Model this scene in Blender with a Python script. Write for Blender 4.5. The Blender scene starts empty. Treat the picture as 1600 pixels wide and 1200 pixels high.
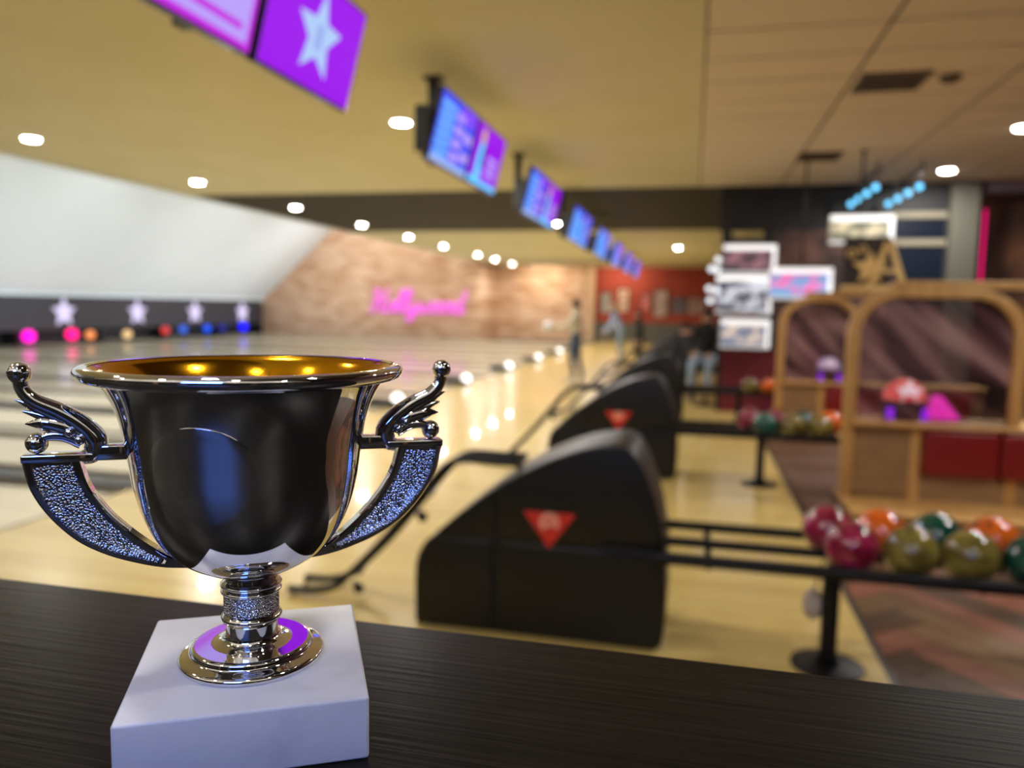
import bpy, bmesh, math, random
from mathutils import Vector, Matrix, Quaternion
random.seed(7)
S = bpy.context.scene
COL = S.collection
PI = math.pi

# ------------------------------------------------------------------ camera
cam_d = bpy.data.cameras.new('camera'); cam = bpy.data.objects.new('camera', cam_d); COL.objects.link(cam)
F = 1200.0
def _basis():
    d1 = Vector((285, 114, -F)); d2 = Vector((-5100, 208, -F))
    Y = d1.normalized(); X = -(d2 - d2.dot(Y) * Y); X.normalize(); Z = X.cross(Y)
    return Matrix((X, Y, Z))
cam.matrix_world = Matrix.Translation((0, 0, 1.5)) @ _basis().to_4x4()
cam_d.sensor_width = 36; cam_d.sensor_fit = 'HORIZONTAL'; cam_d.lens = 36 * F / 1600
cam_d.clip_start = 0.01; cam_d.clip_end = 200
cam_d.dof.use_dof = True; cam_d.dof.focus_distance = 0.255; cam_d.dof.aperture_fstop = 8.0
S.camera = cam
# ------------------------------------------------------------------ world, exposure
w = bpy.data.worlds.new('world'); S.world = w; w.use_nodes = True
w.node_tree.nodes['Background'].inputs[0].default_value = (1, .95, .9, 1)
w.node_tree.nodes['Background'].inputs[1].default_value = 0.06
S.view_settings.view_transform = 'Standard'; S.view_settings.look = 'None'
S.view_settings.exposure = 0.0; S.view_settings.gamma = 1.0; S.view_settings.use_curve_mapping = False

DOWN_W = 70.0      # watts per ceiling downlight
COVE_W = 165.0     # assumed unseen cove lights washing the white slope
CEIL = 3.55
# unseen area lights: assumed coves over the pin end, assumed wall washers, an added fill on the brick
def area(name, loc, target, sx, sy, watts, col):
    d = bpy.data.lights.new(name, 'AREA'); d.shape = 'RECTANGLE'; d.size = sx; d.size_y = sy; d.energy = watts; d.color = col
    o = bpy.data.objects.new(name, d); COL.objects.link(o); o.location = loc
    o.rotation_euler = (Vector(target) - Vector(loc)).to_track_quat('-Z', 'Y').to_euler()
    return o
for i, y in enumerate((8, 14, 20, 26, 31.8)):
    area('assumed_cove_light', (-9.9, y, 3.9), (-20.5, y, 2.0), .4, 6.0, COVE_W, (.86, .94, 1.0)).data.spread = math.radians(75)  # unseen lights, assumed from the bright slope
area('brick_fill_light', (-15.5, 31.5, 6.8), (-15.5, 35, 2.2), 8, .4, 430, (1, .93, .84))  # unseen light added to brighten the brick wall
area('assumed_wall_washer_light', (-3.4, 36.6, 3.45), (-3.4, 38, 2.4), 1.6, .3, 45, (1, .8, .6))  # unseen washer, assumed above the orange wall
area('assumed_brick_washer_light', (-7.2, 36.6, 3.45), (-7.2, 38, 2.2), 1.2, .3, 45, (1, .85, .65))  # unseen washer, assumed above the deeper brick wall

# ------------------------------------------------------------------ helpers
def lin(c):
    return tuple((v / 255 / 12.92) if v / 255 <= .04045 else ((v / 255 + .055) / 1.055) ** 2.4 for v in c) + (1,)
def M(name, col, rough=.5, metal=0, emit=0, coat=0, alpha=1, trans=0, noise=None, bump=None, spec=.5, sss=0, ecol=None):
    m = bpy.data.materials.new(name); m.use_nodes = True
    nt = m.node_tree; b = nt.nodes['Principled BSDF']; I = b.inputs
    I['Base Color'].default_value = lin(col); I['Roughness'].default_value = rough; I['Metallic'].default_value = metal
    I['Coat Weight'].default_value = coat; I['Alpha'].default_value = alpha; I['Transmission Weight'].default_value = trans
    I['Specular IOR Level'].default_value = spec
    if sss: I['Subsurface Weight'].default_value = sss; I['Subsurface Radius'].default_value = (.01, .01, .01)
    if emit:
        I['Emission Color'].default_value = lin(ecol or col); I['Emission Strength'].default_value = emit
    if noise or bump:
        tc = nt.nodes.new('ShaderNodeTexCoord'); mp = nt.nodes.new('ShaderNodeMapping'); nt.links.new(tc.outputs['Object'], mp.inputs[0])
    if noise:   # (colour2, scale vector, detail, lo, hi)
        c2, sc, det, lo, hi = noise
        mp.inputs['Scale'].default_value = sc
        n = nt.nodes.new('ShaderNodeTexNoise'); n.inputs['Scale'].default_value = 1; n.inputs['Detail'].default_value = det
        nt.links.new(mp.outputs[0], n.inputs['Vector'])
        r = nt.nodes.new('ShaderNodeValToRGB'); r.color_ramp.elements[0].position = lo; r.color_ramp.elements[1].position = hi
        r.color_ramp.elements[0].color = lin(col); r.color_ramp.elements[1].color = lin(c2)
        nt.links.new(n.outputs['Fac'], r.inputs[0]); nt.links.new(r.outputs[0], b.inputs['Base Color'])
        if emit: nt.links.new(r.outputs[0], b.inputs['Emission Color'])
    if bump:    # (scale vector, strength, distance)
        sc, st, di = bump
        mp2 = nt.nodes.new('ShaderNodeMapping'); nt.links.new(tc.outputs['Object'], mp2.inputs[0]); mp2.inputs['Scale'].default_value = sc
        n2 = nt.nodes.new('ShaderNodeTexNoise'); n2.inputs['Scale'].default_value = 1; n2.inputs['Detail'].default_value = 3
        nt.links.new(mp2.outputs[0], n2.inputs['Vector'])
        bp = nt.nodes.new('ShaderNodeBump'); bp.inputs['Strength'].default_value = st; bp.inputs['Distance'].default_value = di
        nt.links.new(n2.outputs['Fac'], bp.inputs['Height']); nt.links.new(bp.outputs[0], b.inputs['Normal'])
    return m
def thing(name, label, cat, loc=(0, 0, 0), rz=0, group=None, kind=None):
    o = bpy.data.objects.new(name, None); COL.objects.link(o); o.location = loc; o.rotation_euler = (0, 0, rz); o.empty_display_size = .05
    tag(o, label, cat, group, kind); return o
def tag(o, label=None, cat=None, group=None, kind=None):
    if label: o['label'] = label
    if cat: o['category'] = cat
    if group: o['group'] = group
    if kind: o['kind'] = kind
    return o
def shade(me, ang=40):
    me.shade_smooth()
    me.set_sharp_from_angle(angle=math.radians(ang))
def obj(name, geo, mat, parent=None, smooth=None, loc=None):
    """geo = (verts, faces) in the parent's local space"""
    me = bpy.data.meshes.new(name); me.from_pydata([tuple(v) for v in geo[0]], [], geo[1]); me.validate(); me.update()
    if mat: me.materials.append(mat)
    bm = bmesh.new(); bm.from_mesh(me); bmesh.ops.recalc_face_normals(bm, faces=bm.faces); bm.to_mesh(me); bm.free()
    if smooth: shade(me, smooth)
    o = bpy.data.objects.new(name, me); COL.objects.link(o)
    if parent: o.parent = parent
    if loc: o.location = loc
    return o
def inst(src, parent=None, loc=None, name=None):
    o = src.copy(); COL.objects.link(o); o.parent = parent
    if loc: o.location = loc
    return o
def copy_tree(o, parent=None):
    c = o.copy(); COL.objects.link(c); c.parent = parent
    for ch in list(o.children): copy_tree(ch, c)
    return c
def join(*gs):
    V, Fc = [], []
    for v, f in gs:
        n = len(V); V += [tuple(p) for p in v]; Fc += [tuple(i + n for i in q) for q in f]
    return V, Fc
def xf(g, m): return [tuple(m @ Vector(v)) for v in g[0]], g[1]
def box(x0, x1, y0, y1, z0, z1, bev=0, seg=2):
    V = [(x0, y0, z0), (x1, y0, z0), (x1, y1, z0), (x0, y1, z0), (x0, y0, z1), (x1, y0, z1), (x1, y1, z1), (x0, y1, z1)]
    Fc = [(3, 2, 1, 0), (4, 5, 6, 7), (0, 1, 5, 4), (1, 2, 6, 5), (2, 3, 7, 6), (3, 0, 4, 7)]
    return bevel((V, Fc), bev, seg) if bev else (V, Fc)
def bevel(g, w, seg=2, ang=30):
    me = bpy.data.meshes.new('tmp'); me.from_pydata(g[0], [], g[1]); bm = bmesh.new(); bm.from_mesh(me); bpy.data.meshes.remove(me)
    bmesh.ops.recalc_face_normals(bm, faces=bm.faces)
    es = [e for e in bm.edges if len(e.link_faces) == 2 and e.calc_face_angle(0) > math.radians(ang)]
    bmesh.ops.bevel(bm, geom=es, offset=w, segments=seg, profile=.5, affect='EDGES', clamp_overlap=True)
    bm.verts.index_update()
    r = [tuple(v.co) for v in bm.verts], [tuple(v.index for v in f.verts) for f in bm.faces]
    bm.free(); return r
def lathe(prof, seg=32, cap=True):
    V, Fc = [], []
    n = len(prof)
    for i in range(seg):
        a = 2 * PI * i / seg
        for r, z in prof: V.append((r * math.cos(a), r * math.sin(a), z))
    for i in range(seg):
        j = (i + 1) % seg
        for k in range(n - 1): Fc.append((i * n + k, j * n + k, j * n + k + 1, i * n + k + 1))
    if cap:
        if prof[0][0] > 1e-6: Fc.append(tuple(i * n for i in range(seg)))
        if prof[-1][0] > 1e-6: Fc.append(tuple(i * n + n - 1 for i in range(seg)))
    return V, Fc
def prism(out, y0, y1):
    """outline in (x,z), extruded from y0 to y1"""
    n = len(out)
    V = [(x, y0, z) for x, z in out] + [(x, y1, z) for x, z in out]
    Fc = [tuple(range(n)), tuple(range(2 * n - 1, n - 1, -1))] + [(i, i + n, (i + 1) % n + n, (i + 1) % n) for i in range(n)]
    return V, Fc
def spline(pts, k=6):
    P = [Vector(p) for p in pts]; P = [2 * P[0] - P[1]] + P + [2 * P[-1] - P[-2]]; out = []
    for i in range(1, len(P) - 2):
        a, b, c, d = P[i - 1:i + 3]
        for s in range(k):
            t = s / k
            out.append(.5 * ((2 * b) + (c - a) * t + (2 * a - 5 * b + 4 * c - d) * t * t + (3 * b - a - 3 * c + d) * t ** 3))
    out.append(P[-2]); return out
def tube(pts, r, seg=10, flat=1, flat_axis=None):
    P = [Vector(p) for p in pts]; n = len(P)
    R = r if isinstance(r, (list, tuple)) else [r] * n
    if len(R) != n: R = [R[0] + 0 for _ in range(n)] if len(R) == 1 else [R[min(len(R) - 1, int(i * (len(R) - 1) / (n - 1)))] * (1 - ((i * (len(R) - 1) / (n - 1)) % 1)) + R[min(len(R) - 1, int(i * (len(R) - 1) / (n - 1)) + 1)] * ((i * (len(R) - 1) / (n - 1)) % 1) for i in range(n)]
    V, Fc = [], []
    T0 = (P[1] - P[0]).normalized(); up = Vector((0, 0, 1)) if abs(T0.z) < .9 else Vector((0, 1, 0))
    N = (up - up.dot(T0) * T0).normalized()
    for i in range(n):
        T = (P[min(i + 1, n - 1)] - P[max(i - 1, 0)]).normalized()
        N = (N - N.dot(T) * T).normalized(); B = T.cross(N)
        for k in range(seg):
            a = 2 * PI * k / seg
            off = (N * math.cos(a) + B * math.sin(a)) * R[i]
            if flat != 1: off.y *= flat
            V.append(tuple(P[i] + off))
    for i in range(n - 1):
        for k in range(seg):
            k2 = (k + 1) % seg; Fc.append((i * seg + k, i * seg + k2, (i + 1) * seg + k2, (i + 1) * seg + k))
    Fc.append(tuple(range(seg))); Fc.append(tuple(range((n - 1) * seg, n * seg)))
    return V, Fc
def ball(c, r, seg=20, rings=12, sc=(1, 1, 1)):
    V, Fc = [(c[0], c[1], c[2] + r * sc[2])], []
    for i in range(1, rings):
        t = PI * i / rings
        for k in range(seg):
            a = 2 * PI * k / seg; V.append((c[0] + r * sc[0] * math.sin(t) * math.cos(a), c[1] + r * sc[1] * math.sin(t) * math.sin(a), c[2] + r * sc[2] * math.cos(t)))
    V.append((c[0], c[1], c[2] - r * sc[2])); L = len(V) - 1
    for k in range(seg):
        k2 = (k + 1) % seg; Fc.append((0, 1 + k, 1 + k2)); Fc.append((L, 1 + (rings - 2) * seg + k2, 1 + (rings - 2) * seg + k))
        for i in range(rings - 2): Fc.append((1 + i * seg + k, 1 + (i + 1) * seg + k, 1 + (i + 1) * seg + k2, 1 + i * seg + k2))
    return V, Fc
def star(R, r, rot=PI / 2): return [((R if i % 2 == 0 else r) * math.cos(rot + i * PI / 5), (R if i % 2 == 0 else r) * math.sin(rot + i * PI / 5)) for i in range(10)]
def cyl(c, r, z0, z1, seg=24): return xf(lathe([(0, z0), (r, z0), (r, z1), (0, z1)], seg, False), Matrix.Translation((c[0], c[1], 0)))
ORD = ['nearest', 'second', 'third', 'fourth', 'fifth', 'sixth', 'seventh', 'eighth', 'ninth', 'tenth']

# ------------------------------------------------------------------ materials
m_plaster = M('cream_plaster', (220, 214, 182), .9, noise=((214, 207, 174), (1.2, 1.2, 1), 2, .3, .7))
m_tile = M('ceiling_tile', (226, 214, 196), .95, bump=((60, 60, 60), .15, .002))
m_grid = M('ceiling_grid', (92, 76, 60), .7)
m_band = M('dark_brown_paint', (50, 43, 36), .8)
m_white = M('white_slope_paint', (222, 227, 228), .8, noise=((218, 223, 225), (.5, .5, .5), 2, .4, .7))
m_black = M('black_paint', (22, 22, 26), .6)
m_maskm = M('mask_charcoal', (40, 40, 47), .5)
m_maple = M('maple_approach', (222, 198, 124), .24, noise=((202, 170, 98), (.35, 9, 1), 3, .35, .75), coat=.25)
m_lane = M('lane_boards', (238, 226, 192), .2, noise=((222, 202, 156), (.15, 14, 1), 2, .35, .75), coat=.4)
m_gutter = M('gutter_grey', (146, 140, 130), .35)
m_cap = M('capping_grey', (186, 180, 166), .35)
m_capd = M('capping_dark', (30, 30, 32), .4)
m_plank = [M('herringbone_plank', c, .5, spec=.2, noise=(c2, (3, 3, 3), 4, .35, .7)) for c, c2 in (((84, 58, 34), (62, 42, 24)), ((122, 90, 54), (96, 70, 40)), ((136, 84, 62), (106, 66, 46)))]
m_subfloor = M('concourse_floor', (100, 70, 48), .45, noise=((78, 52, 36), (2, 5, 1), 3, .35, .7))
m_chrome = M('chrome', (222, 222, 226), .045, 1)
m_hammer = M('hammered_chrome', (186, 186, 192), .12, 1)
def stipple(m, scale, dist):
    nt = m.node_tree; tc = nt.nodes.new('ShaderNodeTexCoord'); v = nt.nodes.new('ShaderNodeTexVoronoi'); v.inputs['Scale'].default_value = scale
    bp = nt.nodes.new('ShaderNodeBump'); bp.inputs['Distance'].default_value = dist; bp.inputs['Strength'].default_value = 1.0; bp.invert = True
    nt.links.new(tc.outputs['Object'], v.inputs['Vector']); nt.links.new(v.outputs['Distance'], bp.inputs['Height']); nt.links.new(bp.outputs[0], nt.nodes['Principled BSDF'].inputs['Normal'])
stipple(m_hammer, 1350, .00042)
m_gold = M('gold_lining', (226, 160, 26), .13, 1)
m_marble = M('white_marble', (206, 207, 212), .36, noise=((180, 181, 184), (26, 44, 30), 5, .55, .78), sss=.15)
m_counter = M('black_stained_wood', (13, 11, 9), .33, noise=((27, 22, 18), (6, 260, 60), 4, .4, .75), bump=((10, 420, 60), .3, .0006), spec=.11)
m_plastic = M('black_moulded_plastic', (11, 11, 11), .42, spec=.42, bump=((160, 160, 160), .06, .002))
m_rail = M('black_powder_coat', (14, 15, 18), .45, spec=.3)
m_red = M('red_emblem', (214, 44, 34), .5); m_redl = M('pale_red_print', (252, 176, 156), .5)
m_oak = M('oak_frame', (210, 166, 102), .45, noise=((190, 144, 82), (14, 14, 3), 4, .35, .7))
m_oakd = M('oak_panel', (160, 126, 84), .5, noise=((142, 108, 70), (6, 6, 30), 3, .35, .7))
m_leather = M('red_leather', (128, 26, 26), .35, bump=((90, 90, 90), .15, .003))
m_maroon = M('maroon_panel', (112, 30, 46), .55)
m_bezel = M('black_bezel', (14, 14, 20), .3)
m_lamp = M('downlight_glow', (255, 250, 240), .5, emit=70)
m_trim = M('lamp_trim', (235, 230, 220), .4)
m_frame_white = M('white_lit_frame', (250, 252, 255), .4, emit=.95)
m_grey = M('grey_column', (84, 81, 72), .7)
m_cream = M('cream_muntin', (132, 124, 104), .6)
m_bluewin = M('dark_blue_glass', (20, 27, 42), .2)
m_skin = M('skin', (206, 156, 128), .6)
m_hair = M('dark_hair', (36, 24, 20), .7)
def brick(name, c1, c2, mo):
    m = bpy.data.materials.new(name); m.use_nodes = True; nt = m.node_tree; b = nt.nodes['Principled BSDF']
    tc = nt.nodes.new('ShaderNodeTexCoord'); mp = nt.nodes.new('ShaderNodeMapping'); mp.inputs['Rotation'].default_value = (PI / 2, 0, 0)
    br = nt.nodes.new('ShaderNodeTexBrick'); br.inputs['Scale'].default_value = 1; br.inputs['Brick Width'].default_value = .66; br.inputs['Row Height'].default_value = .22; br.inputs['Mortar Size'].default_value = .02
    br.inputs['Color1'].default_value = lin(c1); br.inputs['Color2'].default_value = lin(c2); br.inputs['Mortar'].default_value = lin(mo)
    nt.links.new(tc.outputs['Object'], mp.inputs[0]); nt.links.new(mp.outputs[0], br.inputs['Vector']); nt.links.new(br.outputs['Color'], b.inputs['Base Color'])
    b.inputs['Roughness'].default_value = .9; return m
m_brick = brick('tan_brick', (228, 194, 164), (188, 138, 100), (230, 204, 180))
def emis(name, col, s=1.0): return M(name, (0, 0, 0), .4, emit=s, ecol=col, spec=.3)

# ------------------------------------------------------------------ the setting: floor
XF = -4.35          # foul line
XP = -21.6          # back of the pin decks
EDGE = 0.84         # approach / concourse edge
floor = thing('floor', None, None, kind='structure')
obj('approach', box(XF, EDGE, -1.6, 38, -.06, 0), m_maple, floor)
obj('subfloor', box(EDGE, 6.5, -1.6, 38, -.06, -.012), m_subfloor, floor)
obj('edge_strip', box(EDGE, EDGE + .03, -1.6, 38, -.012, .004), m_capd, floor)
# herringbone planks of the concourse
def clip(poly, ax, lim, sgn):
    out = []
    for i in range(len(poly)):
        a, b = poly[i], poly[(i + 1) % len(poly)]
        da, db = sgn * (a[ax] - lim), sgn * (b[ax] - lim)
        if da >= 0: out.append(a)
        if (da >= 0) != (db >= 0):
            t = da / (da - db); out.append((a[0] + (b[0] - a[0]) * t, a[1] + (b[1] - a[1]) * t))
    return out
def herring():
    L, wd, g = .72, .18, .003
    x0, x1, y0, y1 = EDGE + .035, 2.75, 2.5, 5.94
    ca, sa = math.cos(math.radians(38)), math.sin(math.radians(38)); n = 0
    for t in range(-6, 7):
        for k in range(-40, 41):
            for v in (0, 1):
                ox, oy = k * wd + t * L, k * wd - t * L
                r = (ox, ox + L, oy, oy + wd) if not v else (ox, ox + wd, oy + wd, oy + wd + L)
                q = [(r[0] + g, r[2] + g), (r[1] - g, r[2] + g), (r[1] - g, r[3] - g), (r[0] + g, r[3] - g)]
                q = [(1.7 + ca * x - sa * y, 4.2 + sa * x + ca * y) for x, y in q]
                for ax, lim, s in ((0, x0, 1), (0, x1, -1), (1, y0, 1), (1, y1, -1)):
                    q = clip(q, ax, lim, s)
                    if len(q) < 3: break
                if len(q) < 3: continue
                m = len(q); V = [(x, y, -.012) for x, y in q] + [(x, y, 0) for x, y in q]
                Fc = [tuple(range(m - 1, -1, -1)), tuple(range(m, 2 * m))] + [(i, (i + 1) % m, (i + 1) % m + m, i + m) for i in range(m)]
                obj('plank', (V, Fc), m_plank[random.choice((0, 0, 1, 1, 2)) if not v else random.choice((0, 1, 2, 2))], floor); n += 1
herring()
# lanes with gutters and capping
PITCH = 3.55
YC = [3.57 + PITCH * k for k in range(-1, 9)]
lane0 = gut0 = None
gp = [(0, 0), (.01, -.05), (.06, -.085), (.115, -.095), (.17, -.085), (.22, -.05), (.23, 0), (.23, -.12), (0, -.12)]
lane_me = obj('lane', box(XP, XF, -.53, .53, -.06, 0), m_lane, floor)
gm = prism([(y, z) for y, z in gp], XP, XF)
gm = ([(b, a, c) for a, b, c in gm[0]], gm[1])
gut_me = obj('gutter', gm, m_gutter, floor)
cap_me = obj('ball_return_capping', box(XP, XF, -.13, .13, -.06, .02, .006), m_cap, floor)
div_me = obj('division_capping', box(XP, XF, -.125, .125, -.06, .012, .005), m_capd, floor)
first = True
for yc in YC:
    for s in (-1, 1):
        yl = yc + s * .8875
        if yl > 34.6: continue
        (setattr(lane_me, 'location', (0, yl, 0)) if first else inst(lane_me, floor, (0, yl, 0)))
        (setattr(gut_me, 'location', (0, yl - .76, 0)) if first else inst(gut_me, floor, (0, yl - .76, 0)))
        inst(gut_me, floor, (0, yl + .53, 0)); first = False
    (setattr(cap_me, 'location', (0, yc, 0)) if yc == YC[0] else inst(cap_me, floor, (0, yc, 0)))
    (setattr(div_me, 'location', (0, yc + PITCH / 2, 0)) if yc == YC[0] else inst(div_me, floor, (0, yc + PITCH / 2, 0)))
obj('lane_bed', box(XP, XF, -1.6, 35, -.2, -.1), m_black, floor)
obj('foul_line', box(XF - .012, XF + .012, -1.6, 35, 0, .002), m_capd, floor)

# ------------------------------------------------------------------ the setting: ceiling
CE = -9.5           # where the flat ceiling ends over the lanes
ceiling = thing('ceiling', None, None, kind='structure')
obj('plaster_field', box(CE, 0, -1.6, 13.3, CEIL, CEIL + .12), m_plaster, ceiling)
obj('grid_backing', box(0, 6.5, -1.6, 13.3, CEIL + .006, CEIL + .12), m_grid, ceiling)
obj('dark_band', box(CE, 6.5, 13.3, 20.3, CEIL, CEIL + .12), m_band, ceiling)
obj('far_field', box(CE, 6.5, 20.3, 38, CEIL, CEIL + .12), m_plaster, ceiling)
obj('ceiling_edge', box(CE - .12, CE, -1.6, 35, CEIL - .02, 9), m_white, ceiling)
TX, TY = 1.27, .66
t0 = None
for i in range(5):
    for j in range(20):
        y = .1 + j * TY
        if y < 2.3 or y + TY > 13.31: continue
        if t0 is None: t0 = obj('ceiling_tile', box(.016, TX - .016, .014, TY - .014, -.006, .03), m_tile, ceiling, loc=(i * TX, y, CEIL))
        else: inst(t0, ceiling, (i * TX, y, CEIL))

# ------------------------------------------------------------------ the setting: walls
wl = thing('wall_left', None, None, kind='structure')
slope = [(-21.1, 1.64), (-21.1, 1.74), (-17.2, 5.3), (-13.2, 9.0), (-13.3, 9.1), (-21.3, 1.75)]
obj('white_slope', prism(slope, -1.6, 35), m_white, wl)
obj('void_roof', box(-13.4, CE, -1.6, 35, 9, 9.1), m_white, wl)
obj('pin_deck_backing', box(XP - .1, XP, -1.6, 35, -.2, 1.8), m_black, wl)
wf = thing('wall_far', None, None, kind='structure')
# brick wall by the lanes with a rounded end, deeper brick wall to its right
pts = [(XP - .1, 35.0), (-10.25, 35.0)] + [(-10.25 + .45 * math.sin(a), 35.45 - .45 * math.cos(a)) for a in [PI / 2 * i / 6 for i in range(1, 7)]] + [(-9.8, 38), (XP - .1, 38)]
V = [(x, y, -.1) for x, y in pts] + [(x, y, 9) for x, y in pts]; n = len(pts)
obj('lane_brick_wall', (V, [tuple(range(n)), tuple(range(n, 2 * n))] + [(i, (i + 1) % n, (i + 1) % n + n, i + n) for i in range(n)]), m_brick, wf, smooth=40)
obj('deep_brick_wall', box(-9.8, -5.15, 38, 38.2, -.1, 4), m_brick, wf)
m_orange = M('orange_red_paint', (158, 60, 40), .7)
m_dado = M('grey_green_dado', (92, 92, 84), .6)
obj('pale_pier', box(-5.15, -4.8, 37.8, 38.2, -.1, 3.7), M('pale_pier_paint', (214, 184, 150), .8), wf)
obj('orange_wall', box(-4.8, 6.5, 38, 38.2, .88, 4), m_orange, wf)
obj('grey_dado', box(-4.8, 6.5, 37.97, 38.2, -.1, .88), m_dado, wf)
m_rwall = M('aubergine_wall', (62, 40, 48), .8)
wr = obj('wall_right', box(6.5, 6.7, -1.6, 38.2, -.1, 4), m_rwall); tag(wr, kind='structure')
wb = thing('wall_back', None, None, kind='structure')
obj('cream_reflect_wall', box(-13, 6.7, -1.8, -1.6, 2.3, 4), M('cream_reflector', (236, 232, 222), .85), wb)  # unseen bright upper wall, added for the chrome to reflect
obj('dark_reflect_wall', box(-13, 6.7, -1.8, -1.6, -.1, 2.3), M('charcoal_reflector', (8, 8, 9), .8), wb)  # unseen dark wall, added so the cup front mirrors dark
for x, wd, c in ((-1.15, .12, (120, 96, 78)), (-.55, .2, (74, 74, 92)), (1.1, .16, (110, 84, 62)), (-3.2, .2, (90, 70, 54))):
    obj('reflect_strip', box(x, x + wd, -1.6, -1.56, 0, 2.3), M('reflect_strip_tone', c, .6), wb)  # invented strips, out of view, for vertical streaks in the chrome
# partition at the dark band, right of the approach: dark header, mural, blue windows, grey column
wp = thing('wall_partition', None, None, kind='structure')
m_mural = M('brown_mural', (52, 36, 34), .6, noise=((132, 92, 80), (1.6, 1, 1.9), 3, .45, .72))
obj('dark_header', box(.36, 4.2, 13.3, 13.45, 2.83, CEIL), m_black, wp)
obj('mural_panel', box(1.2, 2.95, 13.3, 13.42, .0, 2.83), m_mural, wp)
obj('post', box(.4, .55, 13.3, 13.45, 0, 2.83), m_black, wp)
obj('post', box(1.06, 1.2, 13.3, 13.45, 0, 2.83), m_black, wp)
obj('pale_rail', box(.55, 1.06, 13.32, 13.4, 2.55, 2.72), m_grey, wp)
for z0, z1 in ((2.02, 2.58), (2.68, 3.02)): obj('blue_pane', box(2.97, 3.84, 13.28, 13.34, z0, z1), m_bluewin, wp)
for z in (2.58, 3.0): obj('window_bar', box(2.95, 3.86, 13.24, 13.36, z, z + .09), m_cream, wp)
obj('lower_panel', box(2.95, 3.86, 13.3, 13.42, 0, 2.02), m_black, wp)
obj('grey_column', box(3.74, 4.13, 13.1, 13.5, 0, CEIL), m_grey, wp)
obj('right_mural', box(4.3, 6.5, 14, 14.1, 0, 3.4), M('amber_mural', (70, 46, 34), .6, noise=((128, 86, 58), (1.8, 1, 1.4), 3, .45, .7)), wp)
obj('violet_soffit', box(4.24, 6.5, 13.3, 14.1, 3.4, CEIL), M('violet_soffit_paint', (120, 104, 118), .8), wp)

# ------------------------------------------------------------------ ceiling lights
disc = None
def downlight(x, y, label, warm=(1, .96, .89), power=1.0, tilt=0):
    t = thing('downlight', label, 'ceiling light', (x, y, CEIL), group='round ceiling downlights')
    global disc
    if disc is None:
        a = obj('trim_ring', lathe([(.095, -.001), (.1, -.012), (.125, -.012), (.135, 0), (.135, .01), (.095, .01)], 28, False), m_trim, t, 40)
        b = obj('lens', lathe([(0, -.026), (.05, -.024), (.085, -.017), (.097, -.008), (.097, .004), (0, .004)], 28, False), m_lamp, t)
        disc = (a, b)
    else:
        for p in disc: inst(p, t)
    d = bpy.data.lights.new('downlight_beam', 'AREA'); d.shape = 'DISK'; d.size = .2; d.energy = DOWN_W * power; d.color = warm
    o = bpy.data.objects.new('downlight_beam', d); COL.objects.link(o); o.parent = t; o.location = (0, 0, -.03); o.rotation_euler = (tilt, 0, 0)
    if tilt: d.spread = math.radians(110)
for i, y in enumerate((8.4, 11.8, 15.13, 18.5, 21.8, 25.1, 29.3, 32.0, 35.2)):
    downlight(-8.35, y, f'{ORD[i]} round downlight from camera in the long row beside the white slope')
downlight(-3.28, 8.32, 'round downlight glowing just left of the second twin monitor')
downlight(-3.28, 18.6, 'round downlight glowing beside the third twin monitor')
for i, y in enumerate((5.0, 11.7, 15.1, 22.0, 25.4, 28.8, 32.2)):
    downlight(-3.28, y, f'added round downlight behind the {["nearest", "second", "third", "fourth", "fifth", "sixth", "seventh"][i]} twin monitor, hidden by it')  # unseen lights added to brighten the approach and the people
for i, y in enumerate((6.9, 4.2)):
    downlight(3.41, y, f'{["further", "nearer"][i]} added ceiling downlight right of the picture over the concourse', power=.9)  # out-of-view lights added to brighten the balls and concourse
for i, x in enumerate((-3.2, -1.4, .4, 2.2)):
    downlight(x, -1.15, f'{["first", "second", "third", "fourth"][i]} added ceiling downlight from the lanes washing the wall behind the camera', power=.18, tilt=math.radians(-48))  # unseen wash added so upward-facing chrome mirrors a bright wall
for i, x in enumerate((-2.6, -.75, 1.3)):
    downlight(x, .4, f'{["left", "middle", "right"][i]} added ceiling downlight straight above the counter', power=.16)  # unseen lights added for highlights in the chrome
for i, y in enumerate((9.62, 12.25)):
    downlight(3.41, y, ['ceiling downlight cut by the right edge of the picture', 'square-looking ceiling downlight above the blue bulb rows'][i])
downlight(-.6, 26, 'far ceiling downlight above the distant seats')

# ceiling vents and sprinkler
def vent(x0, x1, y0, y1, label):
    t = thing('ceiling_vent', label, 'vent', ((x0 + x1) / 2, (y0 + y1) / 2, CEIL), group='ceiling vents')
    a, b = (x1 - x0) / 2, (y1 - y0) / 2
    obj('backing', box(-a, a, -b, b, -.012, -.004), M('vent_dark', (60, 48, 40), .7), t)
    fr = M('vent_frame', (104, 88, 74), .6)
    obj('frame', join(box(-a, a, -b, -b + .03, -.03, -.012), box(-a, a, b - .03, b, -.03, -.012), box(-a, -a + .03, -b, b, -.03, -.012), box(a - .03, a, -b, b, -.03, -.012)), fr, t)
    for k in range(6):
        y = -b + .06 + (2 * b - .12) * k / 5
        obj('slat', box(-a + .03, a - .03, y - .012, y + .012, -.026, -.014), fr, t)
vent(1.32, 1.87, 7.28, 7.82, 'larger dark square vent in the tiled ceiling')
vent(1.24, 1.76, 10.66, 11.2, 'smaller looking dark vent further along the tiled ceiling')
t = thing('smoke_detector', 'small round brown detector on the ceiling beside the larger vent', 'detector', (2.06, 7.5, CEIL))
obj('base', cyl((0, 0), .09, -.03, -.004), m_grid, t, 40); obj('dome', lathe([(.07, -.03), (.06, -.055), (0, -.06)], 20), m_grid, t, 40)

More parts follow.
